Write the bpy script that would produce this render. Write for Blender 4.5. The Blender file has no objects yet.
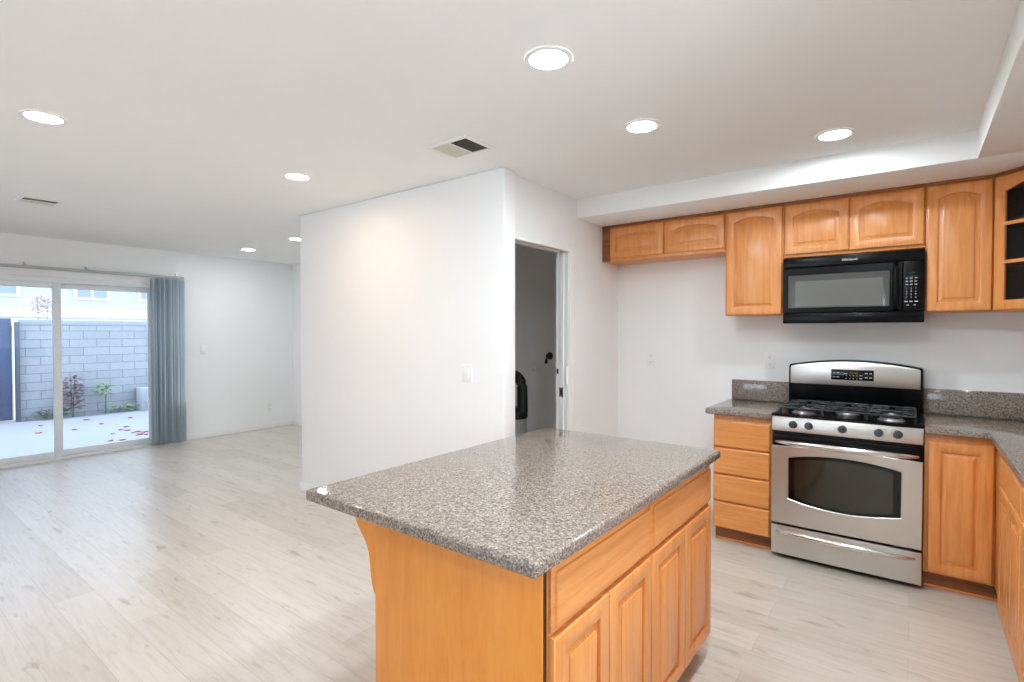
import bpy, bmesh, math, random
from mathutils import Vector, Matrix
random.seed(7)
sc = bpy.context.scene
C = sc.collection
PI = math.pi

# ---------------------------------------------------------------- camera
cam_d = bpy.data.cameras.new('camera')
cam = bpy.data.objects.new('camera', cam_d); C.objects.link(cam)
cam_d.sensor_width = 36.0
cam_d.lens = 525.82 / 1024 * 36.0
cam_d.clip_start = 0.05; cam_d.clip_end = 200
cam.location = (0, 0, 1.4396)
cam.rotation_euler = (PI/2 - 0.018, 0, 0.65084)
sc.camera = cam

# ---------------------------------------------------------------- world, sun, exposure
world = bpy.data.worlds.new('world'); sc.world = world; world.use_nodes = True
wn = world.node_tree.nodes; wl = world.node_tree.links
bg = wn['Background']
SKY = 4.4
tc = wn.new('ShaderNodeTexCoord'); sep = wn.new('ShaderNodeSeparateXYZ'); rp = wn.new('ShaderNodeValToRGB')
wl.new(tc.outputs['Generated'], sep.inputs[0]); wl.new(sep.outputs['Z'], rp.inputs[0])
rp.color_ramp.elements[0].position = 0.0; rp.color_ramp.elements[0].color = (0.86, 0.93, 1.0, 1)
rp.color_ramp.elements[1].position = 0.7; rp.color_ramp.elements[1].color = (0.55, 0.74, 1.0, 1)
wl.new(rp.outputs[0], bg.inputs['Color']); bg.inputs['Strength'].default_value = SKY

sun_d = bpy.data.lights.new('sun', 'SUN'); sun = bpy.data.objects.new('sun', sun_d); C.objects.link(sun)
sun_d.energy = 3.0; sun_d.angle = 0.02; sun_d.color = (1.0, 0.95, 0.88)
sun.rotation_euler = Vector((0.03, 0.45, -0.85)).to_track_quat('-Z', 'Y').to_euler()
sun.location = (-9, -3, 8)

LAMP = 105.0          # strength of the round ceiling lamps
def portal(loc, direction, sx, sy):
    d = bpy.data.lights.new('window_portal', 'AREA'); o = bpy.data.objects.new('window_portal', d); C.objects.link(o)
    d.shape = 'RECTANGLE'; d.size = sx; d.size_y = sy; d.cycles.is_portal = True
    o.location = loc; o.rotation_euler = Vector(direction).to_track_quat('-Z', 'Z').to_euler()
portal((-7.80, 1.63, 1.0), (1, 0, 0), 1.9, 2.0)
def window_fill(name, loc, direction, sx, sy, power, col=(0.86, 0.93, 1.0)):
    d = bpy.data.lights.new(name, 'AREA'); o = bpy.data.objects.new(name, d); C.objects.link(o)
    d.shape = 'RECTANGLE'; d.size = sx; d.size_y = sy; d.energy = power; d.color = col
    o.location = loc; o.rotation_euler = Vector(direction).to_track_quat('-Z', 'Z').to_euler()
window_fill('unseen_window_fill', (1.11, 0.7, 1.62), (-1, 0, 0), 1.6, 1.0, 32, (0.95, 0.96, 1.0))  # fill lamp added outside the unseen right-wall window
portal((-3.3, -3.34, 1.3), (0, 1, 0), 3.0, 1.7)  # portal for the unseen rear window added to light the room

vs = sc.view_settings
vs.view_transform = 'Standard'; vs.look = 'None'; vs.gamma = 1.0; vs.use_curve_mapping = False
vs.exposure = 0.31
cy = sc.cycles
cy.use_denoising = True
cy.max_bounces = 12; cy.diffuse_bounces = 8; cy.glossy_bounces = 4; cy.transparent_max_bounces = 12; cy.transmission_bounces = 6
cy.sample_clamp_indirect = 8.0; cy.caustics_reflective = False; cy.caustics_refractive = False

# ---------------------------------------------------------------- materials
def srgb(r, g, b):
    f = lambda c: (c/255/12.92) if c/255 <= 0.04045 else ((c/255+0.055)/1.055)**2.4
    return (f(r), f(g), f(b), 1)
def mat(name, col, rough=0.5, metal=0.0, spec=0.5, coat=0.0):
    m = bpy.data.materials.new(name); m.use_nodes = True
    b = m.node_tree.nodes['Principled BSDF']
    b.inputs['Base Color'].default_value = col; b.inputs['Roughness'].default_value = rough
    b.inputs['Metallic'].default_value = metal; b.inputs['Specular IOR Level'].default_value = spec
    b.inputs['Coat Weight'].default_value = coat
    return m
def nodes(m): return m.node_tree.nodes, m.node_tree.links, m.node_tree.nodes['Principled BSDF']
def coords(m, scale, rot=(0, 0, 0)):
    n, l, b = nodes(m)
    t = n.new('ShaderNodeTexCoord'); mp = n.new('ShaderNodeMapping')
    l.new(t.outputs['Object'], mp.inputs[0]); mp.inputs['Scale'].default_value = scale; mp.inputs['Rotation'].default_value = rot
    return mp
def noise(m, mp, scale, detail=3, rough=0.5, dist=0):
    n, l, b = nodes(m)
    x = n.new('ShaderNodeTexNoise'); l.new(mp.outputs[0], x.inputs['Vector'])
    x.inputs['Scale'].default_value = scale; x.inputs['Detail'].default_value = detail
    x.inputs['Roughness'].default_value = rough; x.inputs['Distortion'].default_value = dist
    return x
def ramp(m, src, stops):
    n, l, b = nodes(m)
    r = n.new('ShaderNodeValToRGB'); l.new(src, r.inputs[0])
    e = r.color_ramp.elements
    while len(e) < len(stops): e.new(0.5)
    for q, (p, c) in zip(e, stops): q.position = p; q.color = c
    return r
def mixc(m, a, bb, fac, mode='MIX'):
    n, l, b = nodes(m)
    x = n.new('ShaderNodeMix'); x.data_type = 'RGBA'; x.blend_type = mode
    for s, v in ((x.inputs[0], fac), (x.inputs[6], a), (x.inputs[7], bb)):
        if isinstance(v, (float, int, tuple)): s.default_value = v
        else: l.new(v, s)
    return x.outputs[2]
def bump(m, src, strength, dist=0.002):
    n, l, b = nodes(m)
    x = n.new('ShaderNodeBump'); l.new(src, x.inputs['Height']); x.inputs['Strength'].default_value = strength; x.inputs['Distance'].default_value = dist
    l.new(x.outputs[0], b.inputs['Normal'])
def paint(name, col, rough=0.6, b_=0.08):
    m = mat(name, col, rough, spec=0.3); mp = coords(m, (1, 1, 1)); x = noise(m, mp, 220, 3); bump(m, x.outputs[0], b_, 0.001)
    n, l, b = nodes(m)
    y = noise(m, mp, 1.3, 2)
    c2 = tuple(c*0.97 for c in col[:3]) + (1,)
    l.new(ramp(m, y.outputs[0], [(0.3, col), (0.7, c2)]).outputs[0], b.inputs['Base Color'])
    return m
def wood(name, c_lo, c_mid, c_hi, grain=(14, 14, 0.9), rough=0.33):
    m = mat(name, c_mid, rough, spec=0.5, coat=0.15); n, l, b = nodes(m)
    b.inputs['Coat Roughness'].default_value = 0.2
    mp = coords(m, grain); x = noise(m, mp, 3.0, 5, 0.6, 0.6)
    fine = coords(m, tuple(g*5 for g in grain)); f = noise(m, fine, 4.0, 3, 0.6)
    a = ramp(m, x.outputs[0], [(0.28, c_lo), (0.5, c_mid), (0.75, c_hi)]).outputs[0]
    fr = ramp(m, f.outputs[0], [(0.3, (0.90, 0.87, 0.84, 1)), (0.6, (1, 1, 1, 1))]).outputs[0]
    l.new(mixc(m, a, fr, 0.6, 'MULTIPLY'), b.inputs['Base Color'])
    return m

M = {}
M['wall'] = paint('wall_paint', srgb(239, 239, 239))
M['ceil'] = paint('ceiling_paint', srgb(245, 245, 244), 0.75, 0.15)
M['trimw'] = mat('white_trim', srgb(238, 238, 237), 0.35)
M['plate'] = mat('white_plastic', srgb(236, 236, 233), 0.3)
M['slotd'] = mat('outlet_slot_dark', srgb(60, 60, 60), 0.6)
M['vinyl'] = mat('white_vinyl_frame', srgb(226, 229, 232), 0.35)
M['wood'] = wood('maple_wood', srgb(207, 130, 62), srgb(222, 147, 80), srgb(231, 161, 97))
M['woodh'] = wood('maple_wood_horizontal', srgb(207, 130, 62), srgb(222, 147, 80), srgb(231, 161, 97), grain=(0.9, 14, 14))
M['woody'] = wood('maple_wood_lengthwise', srgb(207, 130, 62), srgb(222, 147, 80), srgb(231, 161, 97), grain=(14, 0.9, 14))
M['veneer'] = wood('maple_veneer', srgb(221, 133, 42), srgb(228, 143, 51), srgb(232, 151, 62), grain=(6, 6, 0.7), rough=0.4)
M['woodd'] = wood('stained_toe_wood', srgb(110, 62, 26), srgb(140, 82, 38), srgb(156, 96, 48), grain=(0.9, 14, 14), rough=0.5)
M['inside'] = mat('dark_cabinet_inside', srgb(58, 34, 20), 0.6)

# granite: fine beige, grey and dark grains
g = mat('granite', srgb(150, 140, 132), 0.09, spec=0.6); M['granite'] = g
n, l, b = nodes(g); mp = coords(g, (1, 1, 1))
v1 = n.new('ShaderNodeTexVoronoi'); l.new(mp.outputs[0], v1.inputs['Vector']); v1.inputs['Scale'].default_value = 230
v1.inputs['Randomness'].default_value = 1.0
sx = n.new('ShaderNodeSeparateColor'); l.new(v1.outputs['Color'], sx.inputs[0])
c1 = ramp(g, sx.outputs[0], [(0.0, srgb(62, 54, 50)), (0.18, srgb(98, 87, 80)), (0.40, srgb(136, 122, 112)), (0.66, srgb(162, 148, 137)), (0.88, srgb(186, 175, 165))])
c1.color_ramp.interpolation = 'CONSTANT'
x2 = noise(g, mp, 75, 4, 0.65)
c2 = ramp(g, x2.outputs[0], [(0.34, srgb(104, 92, 84)), (0.5, srgb(146, 132, 121)), (0.66, srgb(184, 174, 165))]).outputs[0]
l.new(mixc(g, mixc(g, c1.outputs[0], c2, 0.40), (0.86, 0.85, 0.84, 1), 1.0, 'MULTIPLY'), b.inputs['Base Color'])

# vinyl plank floor, boards running along X
g = mat('plank_floor', srgb(205, 195, 183), 0.30, spec=0.65); M['floor'] = g
n, l, b = nodes(g); mp = coords(g, (1, 1, 1))
br = n.new('ShaderNodeTexBrick'); l.new(mp.outputs[0], br.inputs['Vector'])
br.inputs['Scale'].default_value = 1.0; br.inputs['Brick Width'].default_value = 1.52; br.inputs['Row Height'].default_value = 0.18
br.inputs['Mortar Size'].default_value = 0.0012; br.inputs['Mortar Smooth'].default_value = 0.1; br.inputs['Bias'].default_value = 0.0
br.offset = 0.37; br.offset_frequency = 2; br.squash = 1.0
br.inputs['Color1'].default_value = srgb(205, 196, 185); br.inputs['Color2'].default_value = srgb(219, 211, 202); br.inputs['Mortar'].default_value = srgb(186, 177, 167)
mg = coords(g, (1.3, 16, 1)); xg = noise(g, mg, 2.2, 6, 0.62, 1.2)
gr = ramp(g, xg.outputs[0], [(0.30, (0.82, 0.79, 0.76, 1)), (0.48, (0.95, 0.94, 0.93, 1)), (0.7, (1.03, 1.03, 1.03, 1))]).outputs[0]
mk = coords(g, (2.0, 7, 1)); xk = noise(g, mk, 2.6, 2, 0.4, 0.3)
kn = ramp(g, xk.outputs[0], [(0.24, (0.66, 0.62, 0.58, 1)), (0.36, (1, 1, 1, 1))]).outputs[0]
l.new(mixc(g, mixc(g, br.outputs['Color'], gr, 0.9, 'MULTIPLY'), kn, 0.8, 'MULTIPLY'), b.inputs['Base Color'])
bump(g, xg.outputs[0], 0.05, 0.001)

def steel(name, stretch, col=(0.62, 0.60, 0.57, 1), rough=0.27):
    m = mat(name, col, rough, metal=1.0); n, l, b = nodes(m)
    mp = coords(m, stretch); x = noise(m, mp, 6, 3, 0.6)
    r = ramp(m, x.outputs[0], [(0.3, (rough-0.02,)*3+(1,)), (0.7, (rough+0.04,)*3+(1,))]); l.new(r.outputs[0], b.inputs['Roughness'])
    return m
M['steel'] = steel('brushed_steel', (1, 60, 60), (0.66, 0.64, 0.61, 1), 0.33)
M['chrome'] = mat('polished_steel', (0.72, 0.70, 0.67, 1), 0.16, metal=1.0)
M['nickel'] = mat('nickel', (0.45, 0.44, 0.42, 1), 0.3, metal=1.0)
M['black'] = mat('black_enamel', srgb(8, 8, 9), 0.25, spec=0.16)
M['blackm'] = mat('black_matte', srgb(22, 22, 23), 0.5)
M['iron'] = mat('cast_iron', srgb(30, 30, 33), 0.42)
M['glassd'] = mat('dark_oven_glass', srgb(36, 35, 28), 0.08, spec=0.7)
M['glassb'] = mat('black_glass', srgb(8, 8, 9), 0.08, spec=0.35)
M['mwin'] = mat('microwave_window', srgb(104, 103, 99), 0.13, spec=0.8)
M['mwinb'] = mat('microwave_window_border', srgb(76, 76, 74), 0.12, spec=0.8)
M['knob'] = mat('knob_grey', srgb(58, 62, 72), 0.4)
M['cap'] = mat('burner_cap', srgb(60, 60, 64), 0.35)
M['alu'] = mat('burner_alloy', (0.6, 0.6, 0.6, 1), 0.3, metal=1.0)
M['mark'] = mat('light_marking', srgb(190, 196, 202), 0.5)
M['logo'] = mat('logo_silver', srgb(226, 226, 228), 0.3)
M['ductd'] = mat('duct_dark', srgb(104, 106, 98), 0.7)
M['louver'] = mat('louver_cream', srgb(214, 210, 196), 0.5)
M['patio'] = paint('patio_concrete', srgb(128, 128, 130), 0.85, 0.3)
M['soil'] = paint('planting_soil', srgb(110, 104, 96), 0.95, 0.5)
M['stucco'] = paint('neighbour_stucco', srgb(166, 170, 174), 0.9, 0.3)
M['fascia'] = mat('fascia_white', srgb(215, 216, 216), 0.7)
M['pane'] = mat('neighbour_window_pane', srgb(120, 132, 146), 0.15)
M['gate'] = paint('gate_blue', srgb(66, 76, 100), 0.6, 0.2)
M['gpost'] = mat('gate_post', srgb(70, 76, 88), 0.6)
M['leafr'] = mat('leaf_burgundy', srgb(96, 62, 70), 0.6)
M['leafg'] = mat('leaf_green', srgb(100, 122, 78), 0.6)
M['leafd'] = mat('leaf_dark', srgb(74, 84, 74), 0.6)
M['bloom'] = mat('blossom_white', srgb(214, 198, 196), 0.7)
M['petal'] = mat('petal_red', srgb(132, 66, 78), 0.7)
M['petald'] = mat('petal_brown', srgb(110, 84, 84), 0.7)
M['hose'] = mat('black_hose', srgb(16, 16, 17), 0.45)
M['canister'] = mat('pale_canister', srgb(150, 152, 146), 0.5)
M['block'] = paint('planter_block', srgb(140, 144, 148), 0.9, 0.3)

def emit(name, col, s):
    m = bpy.data.materials.new(name); m.use_nodes = True; n = m.node_tree.nodes; l = m.node_tree.links
    n.remove(n['Principled BSDF']); e = n.new('ShaderNodeEmission'); e.inputs[0].default_value = col; e.inputs[1].default_value = s
    l.new(e.outputs[0], n['Material Output'].inputs[0]); return m
M['lampw'] = emit('lamp_lens_warm', (1.0, 0.72, 0.48, 1), LAMP*1.0)
M['lampc'] = emit('lamp_lens_neutral', (0.84, 0.95, 1.0, 1), LAMP*1.75)
M['lampfill'] = emit('added_fill_lens', (0.82, 0.94, 1.0, 1), LAMP*5.4)  # only for the unseen fill lamp added over the kitchen
M['lampf'] = emit('lamp_lens_cool', (0.87, 0.95, 1.0, 1), LAMP*1.4)
M['clock'] = emit('clock_display', srgb(150, 140, 60), 0.6)
M['greenled'] = emit('microwave_display', srgb(70, 130, 120), 0.6)

def glassmat(name, tint, refl):
    m = bpy.data.materials.new(name); m.use_nodes = True; n = m.node_tree.nodes; l = m.node_tree.links
    n.remove(n['Principled BSDF'])
    t = n.new('ShaderNodeBsdfTransparent'); t.inputs[0].default_value = tint
    gl = n.new('ShaderNodeBsdfGlossy'); gl.inputs['Roughness'].default_value = 0.02
    f = n.new('ShaderNodeFresnel'); f.inputs[0].default_value = refl
    mx = n.new('ShaderNodeMixShader'); l.new(f.outputs[0], mx.inputs[0]); l.new(t.outputs[0], mx.inputs[1]); l.new(gl.outputs[0], mx.inputs[2])
    l.new(mx.outputs[0], n['Material Output'].inputs[0]); return m
M['glassc'] = glassmat('cabinet_glass', (0.85, 0.85, 0.85, 1), 1.25)
M['glass'] = glassmat('clear_glass', (0.94, 0.97, 1.0, 1), 1.45)

# vertical blind fabric: diffuse with a little light coming through
g = bpy.data.materials.new('blind_fabric'); g.use_nodes = True; n = g.node_tree.nodes; l = g.node_tree.links
b = n['Principled BSDF']; b.inputs['Base Color'].default_value = srgb(222, 228, 229); b.inputs['Roughness'].default_value = 0.5
tr = n.new('ShaderNodeBsdfTranslucent'); tr.inputs[0].default_value = srgb(206, 222, 234)
mx = n.new('ShaderNodeMixShader'); mx.inputs[0].default_value = 0.6
l.new(b.outputs[0], mx.inputs[1]); l.new(tr.outputs[0], mx.inputs[2]); l.new(mx.outputs[0], n['Material Output'].inputs[0])
M['blind'] = g

# concrete block masonry of the yard wall (pattern in the Y-Z plane)
g = mat('block_masonry', srgb(180, 184, 190), 0.9); n, l, b = nodes(g)
t = n.new('ShaderNodeTexCoord'); sp = n.new('ShaderNodeSeparateXYZ'); cb = n.new('ShaderNodeCombineXYZ')
l.new(t.outputs['Object'], sp.inputs[0]); l.new(sp.outputs['Y'], cb.inputs['X']); l.new(sp.outputs['Z'], cb.inputs['Y'])
br = n.new('ShaderNodeTexBrick'); l.new(cb.outputs[0], br.inputs['Vector']); br.inputs['Scale'].default_value = 1
br.inputs['Brick Width'].default_value = 0.40; br.inputs['Row Height'].default_value = 0.15; br.inputs['Mortar Size'].default_value = 0.007
br.inputs['Color1'].default_value = srgb(138, 139, 141); br.inputs['Color2'].default_value = srgb(150, 151, 153); br.inputs['Mortar'].default_value = srgb(112, 114, 118)
mpn = coords(g, (1, 1, 1)); xn = noise(g, mpn, 14, 4)
l.new(mixc(g, br.outputs['Color'], ramp(g, xn.outputs[0], [(0.3, (0.86, 0.87, 0.88, 1)), (0.7, (1, 1, 1, 1))]).outputs[0], 0.7, 'MULTIPLY'), b.inputs['Base Color'])
bump(g, br.outputs['Fac'], -0.6, 0.01)
M['cmu'] = g

# ---------------------------------------------------------------- helpers
WL = {}
def props(o, label=None, cat=None, group=None, kind=None):
    if label: o['label'] = label
    if cat: o['category'] = cat
    if group: o['group'] = group
    if kind: o['kind'] = kind
    return o
def thing(name, label, cat, loc, group=None):
    o = bpy.data.objects.new(name, None); C.objects.link(o); o.location = loc; o.empty_display_size = 0.1
    WL[o.name] = Vector(loc); return props(o, label, cat, group)

class MB:
    def __init__(s, xf=None): s.bm = bmesh.new(); s.xf = xf
    def box(s, x0, x1, y0, y1, z0, z1, bev=0.0, seg=2):
        t = bmesh.new(); bmesh.ops.create_cube(t, size=1)
        for v in t.verts:
            v.co = Vector(((x0+x1)/2 + v.co.x*(x1-x0), (y0+y1)/2 + v.co.y*(y1-y0), (z0+z1)/2 + v.co.z*(z1-z0)))
        if bev > 0:
            bmesh.ops.bevel(t, geom=t.edges[:], offset=min(bev, 0.45*min(x1-x0, y1-y0, z1-z0)), segments=seg, profile=0.5, affect='EDGES')
        s.add(t); return s
    def add(s, t):
        me = bpy.data.meshes.new('t'); t.to_mesh(me); t.free(); s.bm.from_mesh(me); bpy.data.meshes.remove(me)
    def prism(s, pts, axis, a, b_, bev=0.0, seg=2):
        """pts: 2-D outline in the two other axes (in x,y,z order), extruded along axis from a to b_"""
        t = bmesh.new()
        def P(p, q):
            return (q, p[0], p[1]) if axis == 0 else (p[0], q, p[1]) if axis == 1 else (p[0], p[1], q)
        A = [t.verts.new(P(p, a)) for p in pts]; B = [t.verts.new(P(p, b_)) for p in pts]
        t.faces.new(A); t.faces.new(B[::-1]); k = len(pts)
        for i in range(k): t.faces.new((A[i], B[i], B[(i+1) % k], A[(i+1) % k]))
        bmesh.ops.recalc_face_normals(t, faces=t.faces[:])
        if bev > 0: bmesh.ops.bevel(t, geom=[e for e in t.edges if e.calc_face_angle(0) > 0.5], offset=bev, segments=seg, profile=0.5, affect='EDGES')
        s.add(t); return s
    def lathe(s, prof, c, axis=2, n=24):
        """prof: list of (radius, height) revolved about axis through c"""
        rings = []
        for r, h in prof:
            ring = []
            for i in range(n):
                a = 2*PI*i/n; u, w = r*math.cos(a), r*math.sin(a)
                p = (u, w, h) if axis == 2 else (u, h, w) if axis == 1 else (h, u, w)
                ring.append(s.bm.verts.new(Vector(c)+Vector(p)))
            rings.append(ring)
        for A, B in zip(rings, rings[1:]):
            for i in range(n): s.bm.faces.new((A[i], A[(i+1) % n], B[(i+1) % n], B[i]))
        s.bm.faces.new(rings[0][::-1]); s.bm.faces.new(rings[-1]); return s
    def tube(s, path, r, n=10, sq=(1, 1)):
        path = [Vector(p) for p in path]; rr = r if isinstance(r, (list, tuple)) else [r]*len(path)
        rings = []; up0 = Vector((0, 0, 1))
        for i, p in enumerate(path):
            d = (path[min(i+1, len(path)-1)] - path[max(i-1, 0)]).normalized()
            up = up0 if abs(d.z) < 0.95 else Vector((0, 1, 0))
            a = d.cross(up).normalized(); b2 = a.cross(d).normalized()
            rings.append([s.bm.verts.new(p + a*rr[i]*sq[0]*math.cos(2*PI*k/n) + b2*rr[i]*sq[1]*math.sin(2*PI*k/n)) for k in range(n)])
        for A, B in zip(rings, rings[1:]):
            for i in range(n): s.bm.faces.new((A[i], A[(i+1) % n], B[(i+1) % n], B[i]))
        s.bm.faces.new(rings[0][::-1]); s.bm.faces.new(rings[-1]); return s
    def loops(s, loops, cap=True, close_back=False):
        R = [[s.bm.verts.new(p) for p in L] for L in loops]; n = len(R[0])
        for A, B in zip(R, R[1:]):
            for i in range(n): s.bm.faces.new((A[i], A[(i+1) % n], B[(i+1) % n], B[i]))
        if cap: s.bm.faces.new(R[-1])
        if close_back: s.bm.faces.new(R[0][::-1])
        return s
    def quad(s, *p): s.bm.faces.new([s.bm.verts.new(q) for q in p]); return s
    def build(s, name, m, parent=None, smooth=35, label=None, kind=None):
        if s.xf is not None: s.bm.transform(s.xf)
        off = Vector((0, 0, 0))
        if parent is not None: off = WL[parent.name]
        bmesh.ops.recalc_face_normals(s.bm, faces=s.bm.faces[:])
        me = bpy.data.meshes.new(name)
        if parent is None:
            mn = Vector((min(v.co.x for v in s.bm.verts), min(v.co.y for v in s.bm.verts), min(v.co.z for v in s.bm.verts)))
            mxv = Vector((max(v.co.x for v in s.bm.verts), max(v.co.y for v in s.bm.verts), 0))
            o_loc = Vector(((mn.x+mxv.x)/2, (mn.y+mxv.y)/2, mn.z))
            if kind == 'structure': o_loc = Vector((0, 0, 0))
        else: o_loc = off
        for v in s.bm.verts: v.co -= o_loc
        s.bm.to_mesh(me); s.bm.free()
        o = bpy.data.objects.new(name, me); C.objects.link(o)
        WL[o.name] = o_loc
        if parent is None: o.location = o_loc
        else: o.parent = parent
        me.materials.append(m)
        if smooth:
            me.polygons.foreach_set('use_smooth', [True]*len(me.polygons)); me.set_sharp_from_angle(angle=math.radians(smooth))
        return props(o, label, None, None, kind)
def struct(name, mb, m): return mb.build(name, m, None, 30, None, 'structure')

def text_mb(txts, xf=None):
    """txts: (string, x, z, size, y) letters standing in the XZ plane facing -Y"""
    mb = MB(xf)
    for (st, x, z, size, y) in txts:
        cu = bpy.data.curves.new('letters', 'FONT'); cu.body = st; cu.size = size; cu.extrude = 0.0003; cu.align_x = 'CENTER'
        o = bpy.data.objects.new('letters', cu); me = bpy.data.meshes.new_from_object(o)
        me.transform(Matrix.Translation((x, y, z)) @ Matrix.Rotation(PI/2, 4, 'X'))
        mb.bm.from_mesh(me); bpy.data.meshes.remove(me); bpy.data.objects.remove(o); bpy.data.curves.remove(cu)
    return mb

# ---------------------------------------------------------------- setting
X_WIN, X_RIGHT, Y_BACK, Y_FAR, Y_FRONT, CEIL = -7.626, 0.98, 4.340, 4.416, -3.2, 2.476
struct('floor', MB().box(X_WIN-0.12, X_RIGHT+0.12, Y_FRONT-0.12, Y_FAR+0.12, -0.12, 0), M['floor'])
struct('ceiling', MB().box(X_WIN-0.14, X_RIGHT+0.14, Y_FRONT-0.14, Y_FAR+0.14, CEIL, CEIL+0.14), M['ceil'])
# dropped soffit around the kitchen tray
struct('trim_1', MB().box(-2.106, X_RIGHT, 3.609, Y_BACK, 2.329, CEIL+0.01, 0.004), M['ceil'])
struct('trim_2', MB().box(0.256, X_RIGHT, Y_FRONT, 3.609, 2.329, CEIL+0.01, 0.004), M['ceil'])
struct('wall_back', MB().box(-4.25, X_RIGHT+0.12, Y_BACK, Y_BACK+0.14, 0, CEIL), M['wall'])
struct('wall_far', MB().box(X_WIN-0.12, -4.25, Y_FAR, Y_FAR+0.12, 0, CEIL), M['wall'])
DY0, DY1 = 0.70, 2.60       # sliding door opening
struct('wall_left', MB().box(X_WIN-0.12, X_WIN, Y_FRONT-0.12, DY0, 0, CEIL).box(X_WIN-0.12, X_WIN, DY1, Y_FAR+0.12, 0, CEIL).box(X_WIN-0.12, X_WIN, DY0, DY1, 2.05, CEIL), M['wall'])
struct('wall_right', MB().box(X_RIGHT, X_RIGHT+0.12, Y_FRONT, -0.1, 0, CEIL).box(X_RIGHT, X_RIGHT+0.12, 1.5, Y_BACK, 0, CEIL)
       .box(X_RIGHT, X_RIGHT+0.12, -0.1, 1.5, 0, 1.12).box(X_RIGHT, X_RIGHT+0.12, -0.1, 1.5, 2.12, CEIL), M['wall'])
struct('wall_front', MB().box(X_WIN, -4.8, Y_FRONT-0.12, Y_FRONT, 0, CEIL).box(-1.8, X_RIGHT+0.12, Y_FRONT-0.12, Y_FRONT, 0, CEIL)
       .box(-4.8, -1.8, Y_FRONT-0.12, Y_FRONT, 0, 0.45).box(-4.8, -1.8, Y_FRONT-0.12, Y_FRONT, 2.15, CEIL), M['wall'])
struct('wall_partition', MB().box(-4.373, -2.049, 2.608, 2.729, 0, CEIL, 0.012, 3), M['wall'])
struct('wall_closet', MB().box(-4.373, -4.25, 2.729, Y_FAR, 0, CEIL), M['wall'])
# wall with the pocket door: two skins with a cavity between them
PX0, PX1 = -2.214, -2.106; PYA, PYB, PZ = 2.80, 3.480, 2.052
struct('wall_doorway', MB().box(PX0, PX1, 2.729, PYA, 0, CEIL)
       .box(PX1-0.034, PX1, PYB, Y_BACK, 0, CEIL).box(PX0, PX0+0.034, PYB, Y_BACK, 0, CEIL).box(PX0+0.034, PX1-0.034, PYB+0.9, PYB+0.905, 0, CEIL)
       .box(PX1-0.034, PX1, PYA, PYB, PZ, CEIL).box(PX0, PX0+0.034, PYA, PYB, PZ, CEIL).box(PX0+0.034, PX1-0.034, PYA, PYB, PZ+0.06, PZ+0.1), M['wall'])
# casing round the doorway: flat thin boards
struct('trim_3', MB().box(PX1, PX1+0.012, PYB, PYB+0.056, 0, PZ+0.035, 0.003).box(PX1, PX1+0.012, PYA-0.05, PYB, PZ, PZ+0.035, 0.003)
       .box(PX1-0.034, PX1, PYB-0.006, PYB, 0, PZ).box(PX0, PX0+0.034, PYB-0.006, PYB, 0, PZ), M['trimw'])
d = struct('door_1', MB().box(-2.179, -2.141, PYB-0.012, PYB+0.72, 0.012, PZ+0.01, 0.002), M['trimw'])
mb = MB().box(-2.1785, -2.1415, PYB-0.0150, PYB-0.0115, 0.935, 1.005, 0.001); mb.build('latch_plate', M['nickel'], d)
MB().box(-2.166, -2.154, PYB-0.017, PYB-0.0140, 0.945, 0.995, 0.001).build('latch_slot', M['blackm'], d)
MB().box(-2.122, -2.108, PYB-0.020, PYB-0.0062, 1.03, 1.17, 0.003).build('edge_pull', M['plate'], d)
MB().box(-2.206, -2.190, PYB-0.009, PYB-0.0062, 1.11, 1.15, 0.001).build('strike_plate', M['blackm'], d)

def baseboard(name, x0, x1, y0, y1): struct(name, MB().box(x0, x1, y0, y1, 0, 0.088, 0.004), M['trimw'])
baseboard('baseboard_left', X_WIN, X_WIN+0.013, DY1+0.02, Y_FAR)
baseboard('baseboard_left_near', X_WIN, X_WIN+0.013, Y_FRONT, DY0-0.02)
baseboard('baseboard_far', X_WIN, -4.373, Y_FAR-0.013, Y_FAR)
baseboard('baseboard_partition', -4.386, -2.049, 2.595, 2.608)
baseboard('baseboard_partition_end', -2.049, -2.036, 2.595, 2.729)
baseboard('baseboard_closet', -4.386, -4.373, 2.608, Y_FAR-0.013)
baseboard('baseboard_doorway', -2.106, -2.093, PYB+0.062, Y_BACK)
baseboard('baseboard_back', -2.093, -1.083, Y_BACK-0.013, Y_BACK)

# sliding glass door: fixed frame, two sashes, glass, threshold
xg = X_WIN
mb = MB().box(xg-0.11, xg+0.012, DY0, DY0+0.05, 0, 2.05, 0.004).box(xg-0.11, xg+0.012, DY1-0.05, DY1, 0, 2.05, 0.004)
mb.box(xg-0.11, xg+0.012, DY0, DY1, 1.985, 2.05, 0.004).box(xg-0.11, xg+0.012, DY0, DY1, -0.005, 0.028, 0.004)
sd = struct('door_2', mb, M['vinyl'])
def sash(name, x, ya, yb, b_):
    m = MB().box(x, x+0.035, ya, ya+b_, 0.03, 1.985, 0.004).box(x, x+0.035, yb-b_, yb, 0.03, 1.985, 0.004)
    m.box(x, x+0.035, ya+b_, yb-b_, 0.03, 0.095, 0.004).box(x, x+0.035, ya+b_, yb-b_, 1.925, 1.985, 0.004)
    f = m.build(name, M['vinyl'], sd)
    MB().box(x+0.014, x+0.020, ya+b_, yb-b_, 0.095, 1.925).build('pane', M['glass'], f)
    return f
sash('sliding_sash', xg-0.035, DY0+0.05, 1.640, 0.075)
sash('fixed_sash', xg-0.085, 1.575, DY1-0.05, 0.05)

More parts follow.
